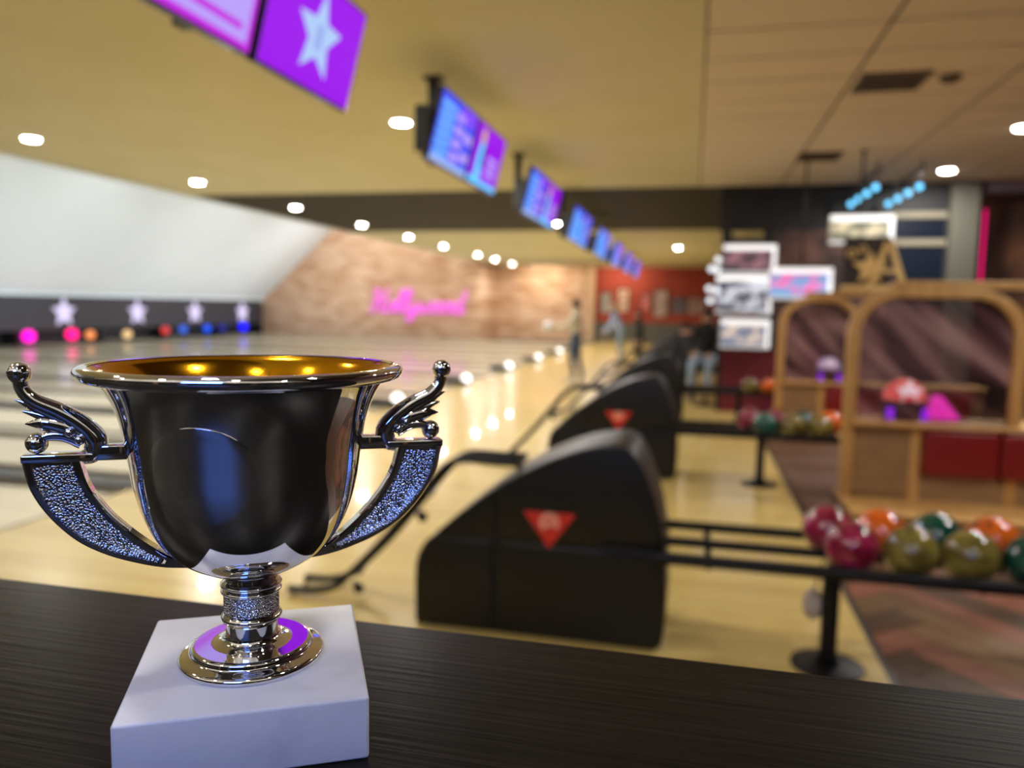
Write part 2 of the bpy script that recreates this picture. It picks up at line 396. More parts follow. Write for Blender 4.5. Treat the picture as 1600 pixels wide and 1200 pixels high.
# ------------------------------------------------------------------ overhead twin monitors
e_pur = emis('purple_screen', (158, 8, 238), 1.0); e_star = emis('pale_blue_print', (176, 206, 250), 1.0); e_lav = emis('lavender_print', (186, 160, 250), 1.0)
e_blue = emis('blue_screen', (66, 74, 226), 1.25); e_sky = emis('sky_blue_print', (100, 168, 250), 1.25); e_vio = emis('violet_print', (120, 60, 232), 1.25)
e_mag = emis('magenta_print', (196, 40, 226), 1.0); e_cy = emis('cyan_print', (90, 200, 250), 1.25); e_yel = emis('amber_print', (228, 186, 110), .9); e_nav = emis('navy_print', (30, 30, 120), .9)
TVT = Vector((.135, 0, .53)); TVN = Vector((.53, 0, -.135)).normalized()
def pan(u0, u1, v0, v1, d):      # quad on the tilted screen: u along the row, v up the tilt (0..1), d proud of the glass
    return [tuple(Vector((0, u, 0)) + TVT * v + TVN * d) for u, v in ((u0, v0), (u1, v0), (u1, v1), (u0, v1))]
def slab(u0, u1, v0, v1, d0, d1):
    a, b = pan(u0, u1, v0, v1, d0), pan(u0, u1, v0, v1, d1)
    return a + b, [(3, 2, 1, 0), (4, 5, 6, 7), (0, 1, 5, 4), (1, 2, 6, 5), (2, 3, 7, 6), (3, 0, 4, 7)]
def shape(out, cu, cv, s, d0=.002, d1=.004):
    P = lambda d: [tuple(Vector((0, cu + x * s, 0)) + TVT.normalized() * (cv * TVT.length + y * s) + TVN * d) for x, y in out]
    n = len(out); return P(d0) + P(d1), [tuple(range(n)), tuple(range(n, 2 * n))] + [(i, (i + 1) % n, (i + 1) % n + n, i + n) for i in range(n)]
def monitor(y0, label, kind, simple=False):
    W2 = 1.0
    t = thing('twin_monitor', label, 'monitor', (-2.11, y0, 2.68), group='scoring monitors over the lanes')
    for k in (0, 1):
        a, b = k * (W2 + .05), k * (W2 + .05) + W2
        h = obj('display', bevel(slab(a, b, -.03, 1.03, -.06, -.001), .006), m_bezel, t)
        star_k = kind == 'star' and k == 1
        bg = e_pur if (star_k or kind == 'star' or (k == 1 and kind != 'sky')) else e_blue
        if kind == 'star' and k == 0: bg = e_mag
        obj('screen', slab(a + .012, b - .012, .0, 1.0, -.002, .0012), bg, h)
        if star_k:
            o = star(.235, .105); obj('star_print', shape([(x * 1.02, y) for x, y in o], (a + b) / 2 + .02, .5, 1.0), e_star, h)
            # pale mark in the middle of the star
            obj('star_mark', join(*[shape([(x + dx, y) for x, y in ((-.006, -.07), (.01, -.07), (.012, .06), (-.004, .06))], (a + b) / 2 + .02, .5, 1.0, .004, .005) for dx in (-.022, .018)]), emis('star_mark_violet', (122, 130, 226)), h)
        elif kind == 'star':
            obj('lavender_block', slab(a + .06, b - .05, .06, .98, .0012, .003), e_lav, h)
            obj('magenta_rule', slab(a + .02, b - .1, .14, .2, .003, .004), e_mag, h)
        elif k == 0:
            g = [slab(a + .05, a + .40, .12 + .135 * r, .21 + .135 * r, .0012, .003) for r in range(6)]
            obj('score_rows', join(*g), e_sky, h)
            g = [slab(a + .45, a + .68, .14 + .2 * r, .26 + .2 * r, .0012, .003) for r in range(4)] + [slab(a + .72, b - .05, .2 + .3 * r, .34 + .3 * r, .0012, .003) for r in range(2)]
            obj('score_boxes', join(*g), e_lav if kind != 'sky' else e_cy, h)
            obj('violet_corner', slab(a + .55, b - .02, .78, .98, .0012, .003), e_vio if kind != 'sky' else e_blue, h)
            obj('footer_bar', slab(a + .015, b - .015, .01, .085, .0012, .003), e_star, h)
        else:
            obj('footer_bar', slab(a + .015, b - .015, .01, .1, .0012, .003), e_cy if kind != 'sky' else e_sky, h)
            obj('figure_body', shape([(-.1, -.24), (.08, -.24), (.1, .02), (.05, .12), (-.06, .12), (-.09, 0)], a + .26, .5, 1.0), e_cy, h)
            obj('figure_head', shape([(.07 * math.cos(q * PI / 6), .08 * math.sin(q * PI / 6)) for q in range(12)], a + .24, .8, 1.0), e_yel, h)
            obj('navy_column', slab(a + .3, a + .37, .3, .68, .005, .006), e_nav, h)
            obj('text_block', join(*[slab(a + .5, b - .15, .22 + .13 * r, .3 + .13 * r, .0012, .003) for r in range(3)]), e_lav, h)
    # bracket: arm behind the screens, posts up to the ceiling
    obj('spine', xf(box(-.16, -.07, .25, 1.8, .12, .3, .01), Matrix.Identity(4)), m_rail, t)
    obj('ceiling_post', join(box(-.3, -.22, .84, .92, .1, CEIL - 2.68), box(-.3, -.1, .84, .92, .16, .26), box(-.34, -.18, .8, .96, CEIL - 2.7, CEIL - 2.68)), m_rail, t)
    obj('end_bracket', box(-.1, .03, -.035, -.015, .04, .4, .004), m_bezel, t)
mons = [(2.4, 'star'), (5.92, 'score'), (9.37, 'score'), (12.9, 'sky'), (16.35, 'sky'), (19.75, 'score'), (23.2, 'score'), (26.8, 'score')]
for i, (y, k) in enumerate(mons):
    lab = 'large purple twin monitor with a pale star, cut by the top of the picture' if i == 0 else f'{ORD[i]} twin scoring monitor from camera, hung from the ceiling over the lanes'
    monitor(y, lab, k)

# ------------------------------------------------------------------ pin end: masks, stars, glows
m_stare = emis('lit_star', (230, 218, 255), 1.15)
mask_edges = [16.7, 20.25, 23.82, 27.36, 30.9, 34.5]
starY = [18.5, 22.04, 25.6, 29.12, 32.69]
for i in range(5):
    y0, y1 = mask_edges[i], mask_edges[i + 1]
    t = thing('masking_panel', ['dark masking panel above the pins at the left picture edge', 'dark masking panel with the largest lit star, above the magenta lights', 'dark masking panel with the second lit star from the left', 'dark masking panel with the third lit star from the left', 'dark masking panel with the smallest lit star, beside the brick wall'][i], 'panel', (-20.9, (y0 + y1) / 2, .5), group='masking panels over the pin decks')
    h = (y1 - y0) / 2
    obj('board', box(-.06, 0, -h + .004, h - .004, 0, 1.14, .004), m_maskm, t)
    g = prism(star(.5, .235), 0, .05); sy = starY[i] - (y0 + y1) / 2
    g = ([(.005 + yy, -x + sy, z + .58) for x, yy, z in g[0]], g[1]); obj('star_emblem', g, m_stare, t)
    for s in (-1, 1): obj('kickback', box(-.65, -.02, s * h - .06 if s > 0 else -h, s * h if s > 0 else -h + .06, -.5, 0), m_black, t)
glow = [(20.35, .33, (255, 0, 190), 'magenta'), (22.11, .34, (255, 10, 120), 'hot pink'), (22.93, .3, (250, 150, 90), 'orange'), (24.75, .27, (240, 200, 140), 'cream'), (26.89, .36, (214, 60, 60), 'red'),
        (28.0, .38, (50, 100, 220), 'pale blue'), (29.63, .37, (20, 90, 255), 'azure blue'), (30.74, .38, (10, 20, 160), 'dim navy blue'), (32.4, .4, (10, 10, 250), 'vivid blue')]
for i, (y, z, c, nm) in enumerate(glow):
    t = thing('pin_deck_lamp', f'{nm} glowing lamp at the pin deck below the star panels', 'lamp', (-20.65, y, 0), group='pin deck lamps')
    s = 2.6 if i in (0, 1, 8) else (1.0 if i == 7 else 1.5)
    obj('bulb', ball((0, 0, z), .19 if i in (0, 1, 8) else .15), emis('glow_' + nm.replace(' ', '_'), c, s), t, 60)
    obj('post', join(cyl((0, 0), .03, 0, z - .1), cyl((0, 0), .08, 0, .02)), m_black, t, 40)

# foul lights at the end of each ball return capping
e_foul = emis('foul_light_glow', (255, 255, 250), 3.2); e_foul2 = emis('foul_light_amber', (255, 214, 130), 3)
for k in range(1, 9):
    y = YC[k]
    t = thing('foul_light', f'{"amber" if k == 8 else "white"} floor lamp on capping at the foul line, {ORD[k - 1] if k > 1 else "nearest"} lane pair from camera', 'lamp', (XF - .1, y, 0), group='foul line lamps')
    obj('housing', xf(bevel(prism([(-.25, .02), (.28, .02), (.2, .1), (-.2, .13)], -.12, .12), .01), Matrix.Identity(4)), m_capd, t)
    if k > 2: obj('lens', ball((.2, 0, .12), .085, 16, 10), e_foul2 if k == 8 else e_foul, t, 60)
    else: obj('lens', ball((.2, 0, .1), .04, 16, 10), m_cap, t, 60)

# ------------------------------------------------------------------ pink neon sign
def neon():
    t = thing('neon_sign', 'glowing pink neon script lettering on the brick wall', 'sign', (-12.75, 34.9, 1.2))
    e = emis('pink_neon', (255, 110, 246), 1.3)
    L = {'H': ([[(.05, .75), (.15, .95), (.28, .9), (.24, .5), (.14, .05), (.02, .0)], [(.66, .98), (.56, .6), (.46, .1), (.54, .0), (.66, .12)], [(.1, .42), (.35, .52), (.6, .5)]], .68),
         'o': ([[(.3, .42), (.12, .36), (.08, .12), (.22, .0), (.36, .1), (.38, .32), (.28, .44), (.34, .34), (.5, .36)]], .44),
         'l': ([[(.0, .1), (.2, .45), (.3, .85), (.2, .98), (.12, .7), (.12, .2), (.22, .0), (.34, .14)]], .3),
         'y': ([[(.04, .4), (.06, .12), (.18, .04), (.32, .2), (.38, .42), (.32, .0), (.22, -.32), (.06, -.36), (.1, -.14), (.4, .1)]], .4),
         'w': ([[(.04, .4), (.06, .1), (.16, .0), (.28, .14), (.32, .4), (.32, .1), (.44, .0), (.56, .16), (.58, .42), (.66, .34)]], .62),
         'd': ([[(.36, .34), (.2, .44), (.06, .28), (.08, .06), (.22, .0), (.36, .2), (.5, .98)], [(.5, .98), (.4, .4), (.38, .1), (.48, .0), (.58, .12)]], .6)}
    x = 0; tot = sum(L[c][1] for c in 'Hollywood'); sc = 5.1 / (tot + .25)
    for c in 'Hollywood':
        gs = [tube([Vector(((x + p.x + .2 * p.z) * sc - 2.62, 0, p.z * 1.08 + .02)) for p in spline([(a, 0, b) for a, b in st], 5)], 0.052, 8) for st in L[c][0]]
        obj('letter_' + c.lower() if c != 'H' else 'letter_capital_h', join(*gs), e, t, 60); x += L[c][1]
    obj('mount_rail', join(box(-2.4, 2.5, .07, .1, .3, .34), *[box(q, q + .04, .0, .1, .3, .34) for q in (-2, -1, 0, 1, 2)]), m_cap, t)
neon()

# ------------------------------------------------------------------ ball return machines, racks, ramps
def hull():
    """side outline (x,z) of the hood"""
    top = spline([(-1.235, .0, 0), (-1.235, .29, 0), (-1.19, .4, 0)], 3)[:-1]
    P = [(p.x, p.y) for p in top] + [(p.x, p.y) for p in spline([(-1.19, .4, 0), (-1.02, .55, 0), (-.86, .675, 0), (-.7, .78, 0), (-.5, .87, 0), (-.35, .905, 0), (-.26, .9, 0), (-.2, .83, 0), (-.13, .66, 0), (-.085, .46, 0), (-.07, .2, 0), (-.085, .03, 0), (-.13, 0, 0)], 4)]
    return P
def machine(k, label):
    t = thing('ball_return', label, 'ball return', (0, YC[k + 1], 0), group='ball return machines')
    H = hull()
    def part(out): return bevel(prism(out, -.25, .25), .045, 4, 50)
    def cut(o, ax, lim, s): return clip(o, ax, lim, s)
    rear = cut(H, 0, -.853, -1); front = cut(H, 0, -.845, 1); hood = cut(front, 1, .445, 1); base = cut(front, 1, .441, -1)
    rlow = cut(rear, 1, .441, -1); rup = cut(rear, 1, .445, 1)
    bv = lambda o, w: bevel(prism(o, -.25, .25), w, 4, 50)
    def safe(o):
        q = []
        for p in o:
            if not q or (abs(p[0] - q[-1][0]) + abs(p[1] - q[-1][1])) > .012: q.append(p)
        return q
    obj('hood', bv(safe(hood), .03), m_plastic, t, 35); obj('front_base', bv(safe(base), .02), m_plastic, t, 35)
    obj('rear_hood', bv(safe(rup), .012), m_plastic, t, 35); obj('rear_base', bv(safe(rlow), .02), m_plastic, t, 35)
    core = [(x * .97 - .02, z * .97 + .001) for x, z in H]
    obj('inner_body', prism(core, -.235, .235), m_black, t)
    # emblem on the near side
    tri = [(-.715, .59), (-.475, .59), (-.595, .425)]
    e = obj('emblem', bevel(prism(tri, -.256, -.248), .002, 1), m_red, t)
    seg = 20; ring = []
    for q in range(3, seg - 2):
        a0, a1 = -PI / 2 + 2 * PI * q / seg, -PI / 2 + 2 * PI * (q + 1) / seg
        ring.append(prism([(-.595 + r * math.cos(a), .545 + r * math.sin(a)) for r, a in ((.026, a0), (.046, a0), (.046, a1), (.026, a1))], -.259, -.255))
    obj('emblem_ring', join(*ring), m_redl, e)
    obj('emblem_crown', prism([(-.613, .527), (-.577, .527), (-.58, .55), (-.595, .56), (-.61, .55)], -.2585, -.255), m_redl, e)
    # grip rail on the hood side
    obj('side_rail', tube([(-.36, -.262, .455), (-.2, -.27, .452), (-.05, -.27, .45)], .014, 8), m_rail, t, 60)
    return t
def rack(k, x1, label):
    t = thing('ball_rack', label, 'ball rack', (0, YC[k + 1], 0), group='ball racks')
    for (y, z, r) in ((-.295, .443, .028), (-.07, .453, .023), (.155, .468, .024)):
        obj('rail', tube([(-.12, y, z), (x1, y, z)], r, 12), m_rail, t, 60)
    for x in (.1, .62, 1.15, 1.7):
        if x < x1: obj('cross_bar', tube([(x, -.29, .42), (x, .15, .445)], .016, 8), m_rail, t, 60)
    obj('stand_pole', cyl((.61, -.19), .036, .012, .43, 20), m_rail, t, 40)
    obj('stand_base', xf(lathe([(0, 0), (.15, 0), (.15, .008), (.06, .022), (0, .022)], 32, False), Matrix.Translation((.61, -.19, 0))), m_rail, t, 40)
    obj('pole_collar', cyl((.61, -.19), .05, .02, .05, 20), m_rail, t, 40)
    return t
def ramp(k, label):
    t = thing('ball_ramp', label, 'ball ramp', (0, YC[k + 1], 0), group='tubular ball ramps')
    path = [(-2.0, .012), (-1.86, .016), (-1.74, .05), (-1.66, .12), (-1.46, .33), (-1.2, .655), (-1.12, .73), (-1.05, .752), (-.9, .75), (-.78, .75)]
    for y in (-.06, .12): obj('rail', tube(spline([(x, y, z + .014) for x, z in path], 4), .019, 10), m_rail, t, 60)
    for x, z in ((-1.98, .012), (-1.64, .14), (-1.25, .59), (-.8, .75)):
        obj('cross_bar', tube([(x, -.06, z + .005), (x, .03, z - .03), (x, .12, z + .005)], .01, 8), m_rail, t, 60)
    for x, z in ((-1.64, .1), (-1.3, .5)):
        obj('clip', bevel(prism([(x, z), (x + .05, z - .01), (x + .06, z - .05), (x + .02, z - .06)], -.075, -.045), .004), m_rail, t)
    return t
P0 = machine(0, 'black ball return machine with a red triangle, nearest the camera')
for k in range(1, 7):
    c = copy_tree(P0); c.location.y = YC[k + 1]; c.location.x = -.03
    c['label'] = f'{ORD[k]} black ball return machine from the camera'
R0 = rack(0, 2.4, 'black tubular ball rack nearest the camera, holding red, olive and green balls')
for k in range(1, 4):
    c = rack(k, 1.24 if k == 1 else 1.08, 'x') if k < 3 else copy_tree(c)
    c.location.y = YC[k + 1]; c['label'] = f'{ORD[k]} black ball rack from the camera, beyond the nearest rack'
Q0 = ramp(0, 'black tubular ball ramp behind the nearest ball return, sloping to the floor')
for k in range(1, 5):
    c = copy_tree(Q0); c.location.y = YC[k + 1] + .08; c['label'] = f'{ORD[k]} black tubular ball ramp from the camera'

# bowling balls
def ballmat(nm, c1, c2):
    return M(nm, c1, .12, noise=(c2, (9, 9, 14), 4, .42, .62), coat=.5)
bm_ = {'red': ballmat('red_swirl', (120, 14, 44), (168, 40, 84)), 'orange': ballmat('orange_swirl', (236, 112, 30), (226, 96, 22)), 'green': ballmat('green_swirl', (12, 84, 66), (8, 60, 52)), 'olive': ballmat('olive_swirl', (138, 126, 58), (96, 84, 36))}
m_hole = M('finger_hole', (6, 6, 6), .8)
BR = .1085
bproto = ball((0, 0, 0), BR, 40, 24)
def bowl(x, y, z, col, label, hole=(0, .5, .85)):
    t = obj('bowling_ball', bproto, bm_[col], None, 80); t.location = (x, y, z); t.rotation_euler = (random.uniform(-.3, .3), random.uniform(-.3, .3), random.uniform(0, 6))
    tag(t, label, 'bowling ball', 'bowling balls on the racks')
    h = Vector(hole).normalized(); u_ = h.orthogonal().normalized(); v_ = h.cross(u_)
    for a, r in ((0, .013), (.026, .011), (-.03, .014)):
        d = (h + u_ * (a / BR) + v_ * (.035 / BR if r == .014 else 0)).normalized()
        g = lathe([(0, -.006), (r, -.006), (r, .0004), (0, .0004)], 12, False)
        obj('finger_hole', xf(g, Matrix.Translation(d * BR) @ d.to_track_quat('Z', 'Y').to_matrix().to_4x4()), m_hole, t)
fy, by = YC[1] - .18, YC[1] + .04
for x, c, l in ((.682, 'red', 'dark red swirled bowling ball at the front left end of the nearest rack'), (.909, 'olive', 'olive bowling ball beside the front red ball on the nearest rack'), (1.133, 'olive', 'olive bowling ball in the front row between an olive and a green ball'), (1.357, 'green', 'dark green bowling ball cut by the right edge of the picture')):
    bowl(x, fy, .524, c, l)
for x, c, l in ((.619, 'red', 'magenta-red bowling ball behind the front red one, leftmost on nearest rack'), (.84, 'orange', 'orange bowling ball in the back row beside the red ball'), (1.063, 'green', 'green bowling ball in the back row between two orange balls'), (1.287, 'orange', 'orange bowling ball at the right end of the back row')):
    bowl(x, by, .535, c, l)
fy, by = YC[2] - .18, YC[2] + .04
for x, c, l in ((.64, 'green', 'green bowling ball at the front left of the second rack'), (.865, 'olive', 'olive bowling ball beside the green one on the second rack'), (1.09, 'olive', 'second olive bowling ball on the second rack, by the oak post')): bowl(x, fy, .524, c, l)
for x, c, l in ((.52, 'red', 'red bowling ball leftmost on the second rack'), (.745, 'red', 'red bowling ball in back row of the second rack behind green one'), (.97, 'green', 'teal green bowling ball in the back row of the second rack'), (1.2, 'orange', 'orange bowling ball beside the oak post on the second rack')): bowl(x, by, .535, c, l)
fy = YC[3] - .18
for x, c, l in ((.76, 'olive', 'olive bowling ball on the third rack before the maroon panel'), (.985, 'orange', 'orange bowling ball on the third rack beside an olive one')): bowl(x, fy, .524, c, l)
# hand towel bag hanging by the nearest rack's pole
t = thing('rosin_bag', 'small off-white cloth bag hanging beside the nearest rack pole', 'bag', (.545, YC[1] - .17, .2))
obj('pouch', ball((0, 0, .06), .06, 18, 12, (.7, .6, 1.15)), M('off_white_cloth', (188, 178, 168), .9, bump=((60, 60, 60), .5, .01)), t, 60)
obj('drawstring', tube([(0, 0, .12), (.02, 0, .19), (.03, -.01, .26)], .004, 6), m_rail, t, 60)

# ------------------------------------------------------------------ booths
m_acr = bpy.data.materials.new('printed_acrylic'); m_acr.use_nodes = True
def acrylic(m):
    nt = m.node_tree; b = nt.nodes['Principled BSDF']; tc = nt.nodes.new('ShaderNodeTexCoord'); mp = nt.nodes.new('ShaderNodeMapping')
    mp.inputs['Rotation'].default_value = (0, math.radians(-40), 0); mp2 = nt.nodes.new('ShaderNodeMapping'); mp2.inputs['Scale'].default_value = (.7, 1, 5.5); nt.links.new(mp.outputs[0], mp2.inputs[0])
    n = nt.nodes.new('ShaderNodeTexNoise'); n.inputs['Scale'].default_value = 1.0; n.inputs['Detail'].default_value = 1.5
    r = nt.nodes.new('ShaderNodeValToRGB'); e = r.color_ramp.elements
    e[0].position = .36; e[0].color = lin((30, 22, 24)); e[1].position = .62; e[1].color = lin((190, 150, 150))
    k = r.color_ramp.elements.new(.5); k.color = lin((110, 74, 80))
    nt.links.new(tc.outputs['Object'], mp.inputs[0]); nt.links.new(mp2.outputs[0], n.inputs['Vector']); nt.links.new(n.outputs['Fac'], r.inputs[0]); nt.links.new(r.outputs[0], b.inputs['Base Color'])
    b.inputs['Roughness'].default_value = .12; b.inputs['Alpha'].default_value = .45
acrylic(m_acr)
def arch(x0, x1, z0, z1, r, n=10):
    o = [(x0, z0)] + [(x0 + r - r * math.cos(PI / 2 * i / n), z1 - r + r * math.sin(PI / 2 * i / n)) for i in range(n + 1)] + [(x1 - r + r * math.sin(PI / 2 * i / n), z1 - r + r * math.cos(PI / 2 * i / n)) for i in range(n + 1)] + [(x1, z0)]
    return o
def band(o1, o2, y0, y1):      # frame between two open outlines of equal length
    n = len(o1); V = []
    for y in (y0, y1): V += [(x, y, z) for x, z in o1] + [(x, y, z) for x, z in o2]
    Fc = []
    for i in range(n - 1):
        a, b, c, d = i, i + 1, n + i + 1, n + i
        Fc += [(a, b, c, d), (a + 2 * n, d + 2 * n, c + 2 * n, b + 2 * n), (a, a + 2 * n, b + 2 * n, b), (d, c, c + 2 * n, d + 2 * n)]
    Fc += [(0, n, 3 * n, 2 * n), (n - 1, 3 * n - 1, 4 * n - 1, 2 * n - 1)]
    return V, Fc
def booth(x, y, label, wd=1.26, dep=.37):
    t = thing('booth', label, 'booth', (x, y, 0), group='oak booths by the lanes')
    o1, o2 = arch(0, wd, .02, 1.70, .36), arch(.085, wd - .085, .02, 1.63, .29)
    obj('arched_frame', bevel(band(o1, o2, -.05, .05), .008, 2, 60), m_oak, t, 35)
    obj('top_beam', box(.3, wd + 1.4, -.04, .04, 1.70, 1.76, .006), m_oak, t)
    obj('acrylic_panel', prism(arch(.08, wd - .08, .66, 1.64, .3), -.008, .008), m_acr, t)
    obj('ledge', box(.08, wd + 1.4, -.1, dep, .625, .66, .008), m_oak, t)
    obj('side_panel', box(.085, .5, -.03, .02, .07, .625, .004), m_oakd, t)
    obj('stile', box(.5, .58, -.045, .03, .05, .625, .004), m_oak, t)
    obj('bottom_rail', box(.58, wd + 1.4, -.04, .03, .05, .24, .004), m_oakd, t)
    for k in range(3):
        a = .585 + k * .54; obj('seat_cushion', box(a, a + .53, -.1, .0, .25, .615, .03, 4), m_leather, t, 40)
    obj('back_panel', box(.08, wd + 1.4, .03, .05, .05, .62), m_oakd, t)
    obj('platform', box(-.0, wd + 1.4, -.58, .2, .0, .05, .01), m_oak, t)
    return t
booth(1.19, 6.55, 'oak booth with arched clear screen and red cushions behind the nearest rack')
booth(1.02, 10.05, 'smaller looking oak arched booth behind the second ball rack', wd=.95, dep=.3)
e_dome = emis('coral_dome_glow', (250, 96, 90), 1.6); e_pinks = emis('pale_pink_star', (255, 222, 232), 2); e_dome2 = emis('lilac_dome_glow', (206, 180, 226), 1.5)
e_uv = emis('violet_led', (150, 20, 250), 2.6); e_pink = emis('pink_led', (250, 40, 190), 2.2)
def dome(x, y, z, r, mat, label, big):
    t = thing('star_lamp', label, 'table lamp', (x, y, z), group='star dome lamps')
    obj('drum', lathe([(0, 0), (r * .92, 0), (r, .02), (r, .14), (r * .97, .16), (0, .16)], 32, False), m_bezel, t, 40)
    d = obj('dome', lathe([(r * .97, .16)] + [(r * .97 * math.cos(a), .16 + r * 1.0 * math.sin(a)) for a in [PI / 2 * i / 10 for i in range(1, 11)]], 32, False), mat, t, 60)
    g = prism(star(r * .62, r * .32), -r * .99, -r * .8)
    obj('star_print', ([(a, b + .012, c + .16 + r * .4) for a, b, c in g[0]], g[1]), e_pinks, d)
    for s, m in ((-1, e_uv), (1, e_uv)):
        obj('led_strip', xf(box(s * r * .72 - .03, s * r * .72 + .03, -r * .78, -r * .6, .012, .1, .004), Matrix.Identity(4)), m, t)
    for q in (-.05, 0, .05): obj('button', box(q - .016, q + .016, -r * 1.01, -r * .95, .09, .115), m_cap, t)
    return t
dome(1.68, 6.74, .66, .165, e_dome, 'coral dome lamp with a white star on the nearer booth ledge', True)
dome(1.66, 10.21, .66, .135, e_dome2, 'lilac dome lamp on the ledge of the further booth', False)
t = thing('led_tube', 'short magenta glowing tube on the booth ledge beside the star lamp', 'lamp', (1.95, 6.74, .66)); obj('tube', bevel(prism([(-.1, 0), (.16, 0), (.0, .2), (-.06, .2)], -.03, .03), .01), e_pink, t); obj('foot', box(-.12, .18, -.05, .05, 0, .012), m_bezel, t)

# ------------------------------------------------------------------ area behind the racks: maroon wall, lit displays, bulbs, wooden sign
t = thing('low_partition', 'maroon low partition wall below the white-edged display panels', 'partition', (.42, 11.95, 0))
obj('panel', box(0, .86, 0, .1, 0, .94, .005), m_maroon, t); obj('cap_rail', box(-.02, .88, -.02, .12, .94, .965, .004), m_black, t); obj('post', box(-.06, .0, .02, .1, 0, 2.9), m_black, t)
m_pic = [M('picture_print', c, .5, noise=(c2, (4, 4, 6), 3, .44, .56), emit=.7) for c, c2 in (((110, 124, 160), (226, 214, 200)), ((66, 66, 84), (214, 222, 240)), ((64, 54, 66), (150, 110, 120)), ((110, 170, 226), (236, 120, 190)), ((110, 112, 96), (210, 200, 170)))]
def panel(x0, z0, x1, z1, y, i, label):
    t = thing('lit_display', label, 'display', ((x0 + x1) / 2, y, z0), group='white-edged lit displays')
    a, h = (x1 - x0) / 2, z1 - z0
    obj('housing', box(-a, a, 0, .08, 0, h, .02, 3), m_cap, t)
    obj('glow_top', box(-a + .01, a - .01, -.012, 0, h - .085, h - .01, .006), m_frame_white, t)
    obj('glow_side', box(a - .065, a - .01, -.012, 0, .02, h - .085, .004), m_frame_white, t)
    obj('glow_bottom', box(-a + .01, a - .065, -.008, 0, .012, .05), M('soft_white_edge', (220, 225, 232), .4, emit=.5), t)
    obj('picture', box(-a + .01, a - .065, -.006, 0, .05, h - .085), m_pic[i], t)
panel(.38, .95, 1.1, 1.40, 11.9, 0, 'white-edged lit display directly above the maroon partition')
panel(.30, 1.46, 1.10, 2.04, 11.9, 1, 'wide white-edged lit display, middle one of the left stack')
panel(.38, 2.04, 1.14, 2.49, 11.9, 2, 'topmost white-edged display of the left stack')
panel(.97, 1.67, 1.78, 2.11, 11.0, 3, 'white-edged display with pink and blue picture above the further booth')
panel(1.63, 2.37, 2.4, 2.75, 10.6, 4, 'white-edged display below the rows of blue bulbs')
# hangers of the two free-hanging displays
for (x, y, z) in ((1.38, 11.05, 2.11), (2.0, 10.65, 2.75)):
    t = thing('display_hanger', f'black ceiling hanger rod of the {"pink and blue" if x < 1.5 else "highest"} display', 'hanger', (x, y, z))
    obj('rod', cyl((0, 0), .015, 0, CEIL - z - .01, 10), m_rail, t, 40); obj('flange', cyl((0, 0), .05, CEIL - z - .02, CEIL - z - .004, 16), m_rail, t, 40)
e_bb = emis('blue_bulb_glow', (110, 206, 255), 2.6)
for r, (x, s) in enumerate(((2.31, 'left'), (2.85, 'right'))):
    t = thing('bulb_rail', f'black ceiling rail carrying the {s} row of blue bulbs', 'rail', (x, 12.5, 3.42)); obj('bar', box(-.02, .02, -1.3, 1.3, -.015, .015, .004), m_rail, t)
    for y in (-1.2, 1.2 if False else .7): obj('drop_rod', cyl((0, y), .01, .01, CEIL - 3.424, 8), m_rail, t)
    for k in range(5):
        b = thing('blue_bulb', f'{ORD[k]} blue bulb from camera in the {s} bulb row', 'light bulb', (x, 11.4 + .56 * k, 3.2), group='blue bulbs'); obj('glass', ball((0, 0, 0), .042, 16, 10), e_bb, b, 60); obj('cap', join(cyl((0, 0), .022, .045, .075, 12), cyl((0, 0), .006, .07, .206, 8)), m_rail, b, 40)
e_wb = emis('warm_bulb', (240, 244, 248), 1.6)
for k, (px, z) in enumerate(((.33, 2.25), (.24, 2.12), (.33, 2.1), (.22, 1.83), (.33, 1.8), (.24, 1.66))):
    b = thing('globe_bulb', f'small clear globe bulb beside the left display stack, {ORD[k] if k else "highest"} from the top', 'light bulb', (px - .02, 11.75, z), group='globe bulbs'); obj('glass', ball((0, 0, 0), .045, 16, 10), e_wb, b, 60); obj('holder', tube([(0, .02, 0), (.41 - px, .25, 0)], .012, 8), m_rail, b)
# wooden sign: star plate with letter-like A frame
t = thing('wooden_star_sign', 'flat wooden sign with a star cut-out and tall A frame on the further booth', 'sign', (1.66, 9.62, 1.765))
m_ply = M('plywood_gold', (232, 200, 130), .6, noise=((210, 172, 104), (10, 10, 4), 3, .35, .7))
obj('base_plank', box(-.02, .7, -.1, .1, .0, .06, .004), m_ply, t)
obj('dark_backboard', box(.0, .5, .02, .05, .06, .62, .004), M('sign_back', (46, 38, 36), .7), t)
g = prism(star(.2, .09), -.03, .018); obj('star', ([(a + .28, b, c + .26) for a, b, c in g[0]], g[1]), m_ply, t)
for q, (a, b, r) in enumerate(((.08, .43, .05), (.2, .47, .045))): obj('ring_cutout', xf(lathe([(r, -.02), (r, .02), (r * .55, .02), (r * .55, -.02), (r, -.02)], 16, False), Matrix.Translation((a, 0, b)) @ Matrix.Rotation(PI / 2, 4, 'X')), m_ply, t)
for sgn in (-1, 1): obj('a_frame_leg', bevel(prism([(.46 + sgn * .0 - .035, .58), (.46 + .035, .58), (.46 + sgn * .18 + .03, .06), (.46 + sgn * .18 - .03, .06)], -.06, -.02), .004), m_ply, t)
obj('a_frame_bar', box(.36, .56, -.055, -.025, .2, .25), m_ply, t)
# pink neon strip on the right
t = thing('neon_strip', 'vertical magenta neon strip right of the grey column', 'light strip', (4.47, 13.9, 1.9)); obj('tube', cyl((0, 0), .02, 0, 1.3, 14), emis('magenta_neon', (240, 16, 110), 1.2), t, 40); obj('channel', box(-.05, .05, .03, .06, -.02, 1.32), m_black, t)
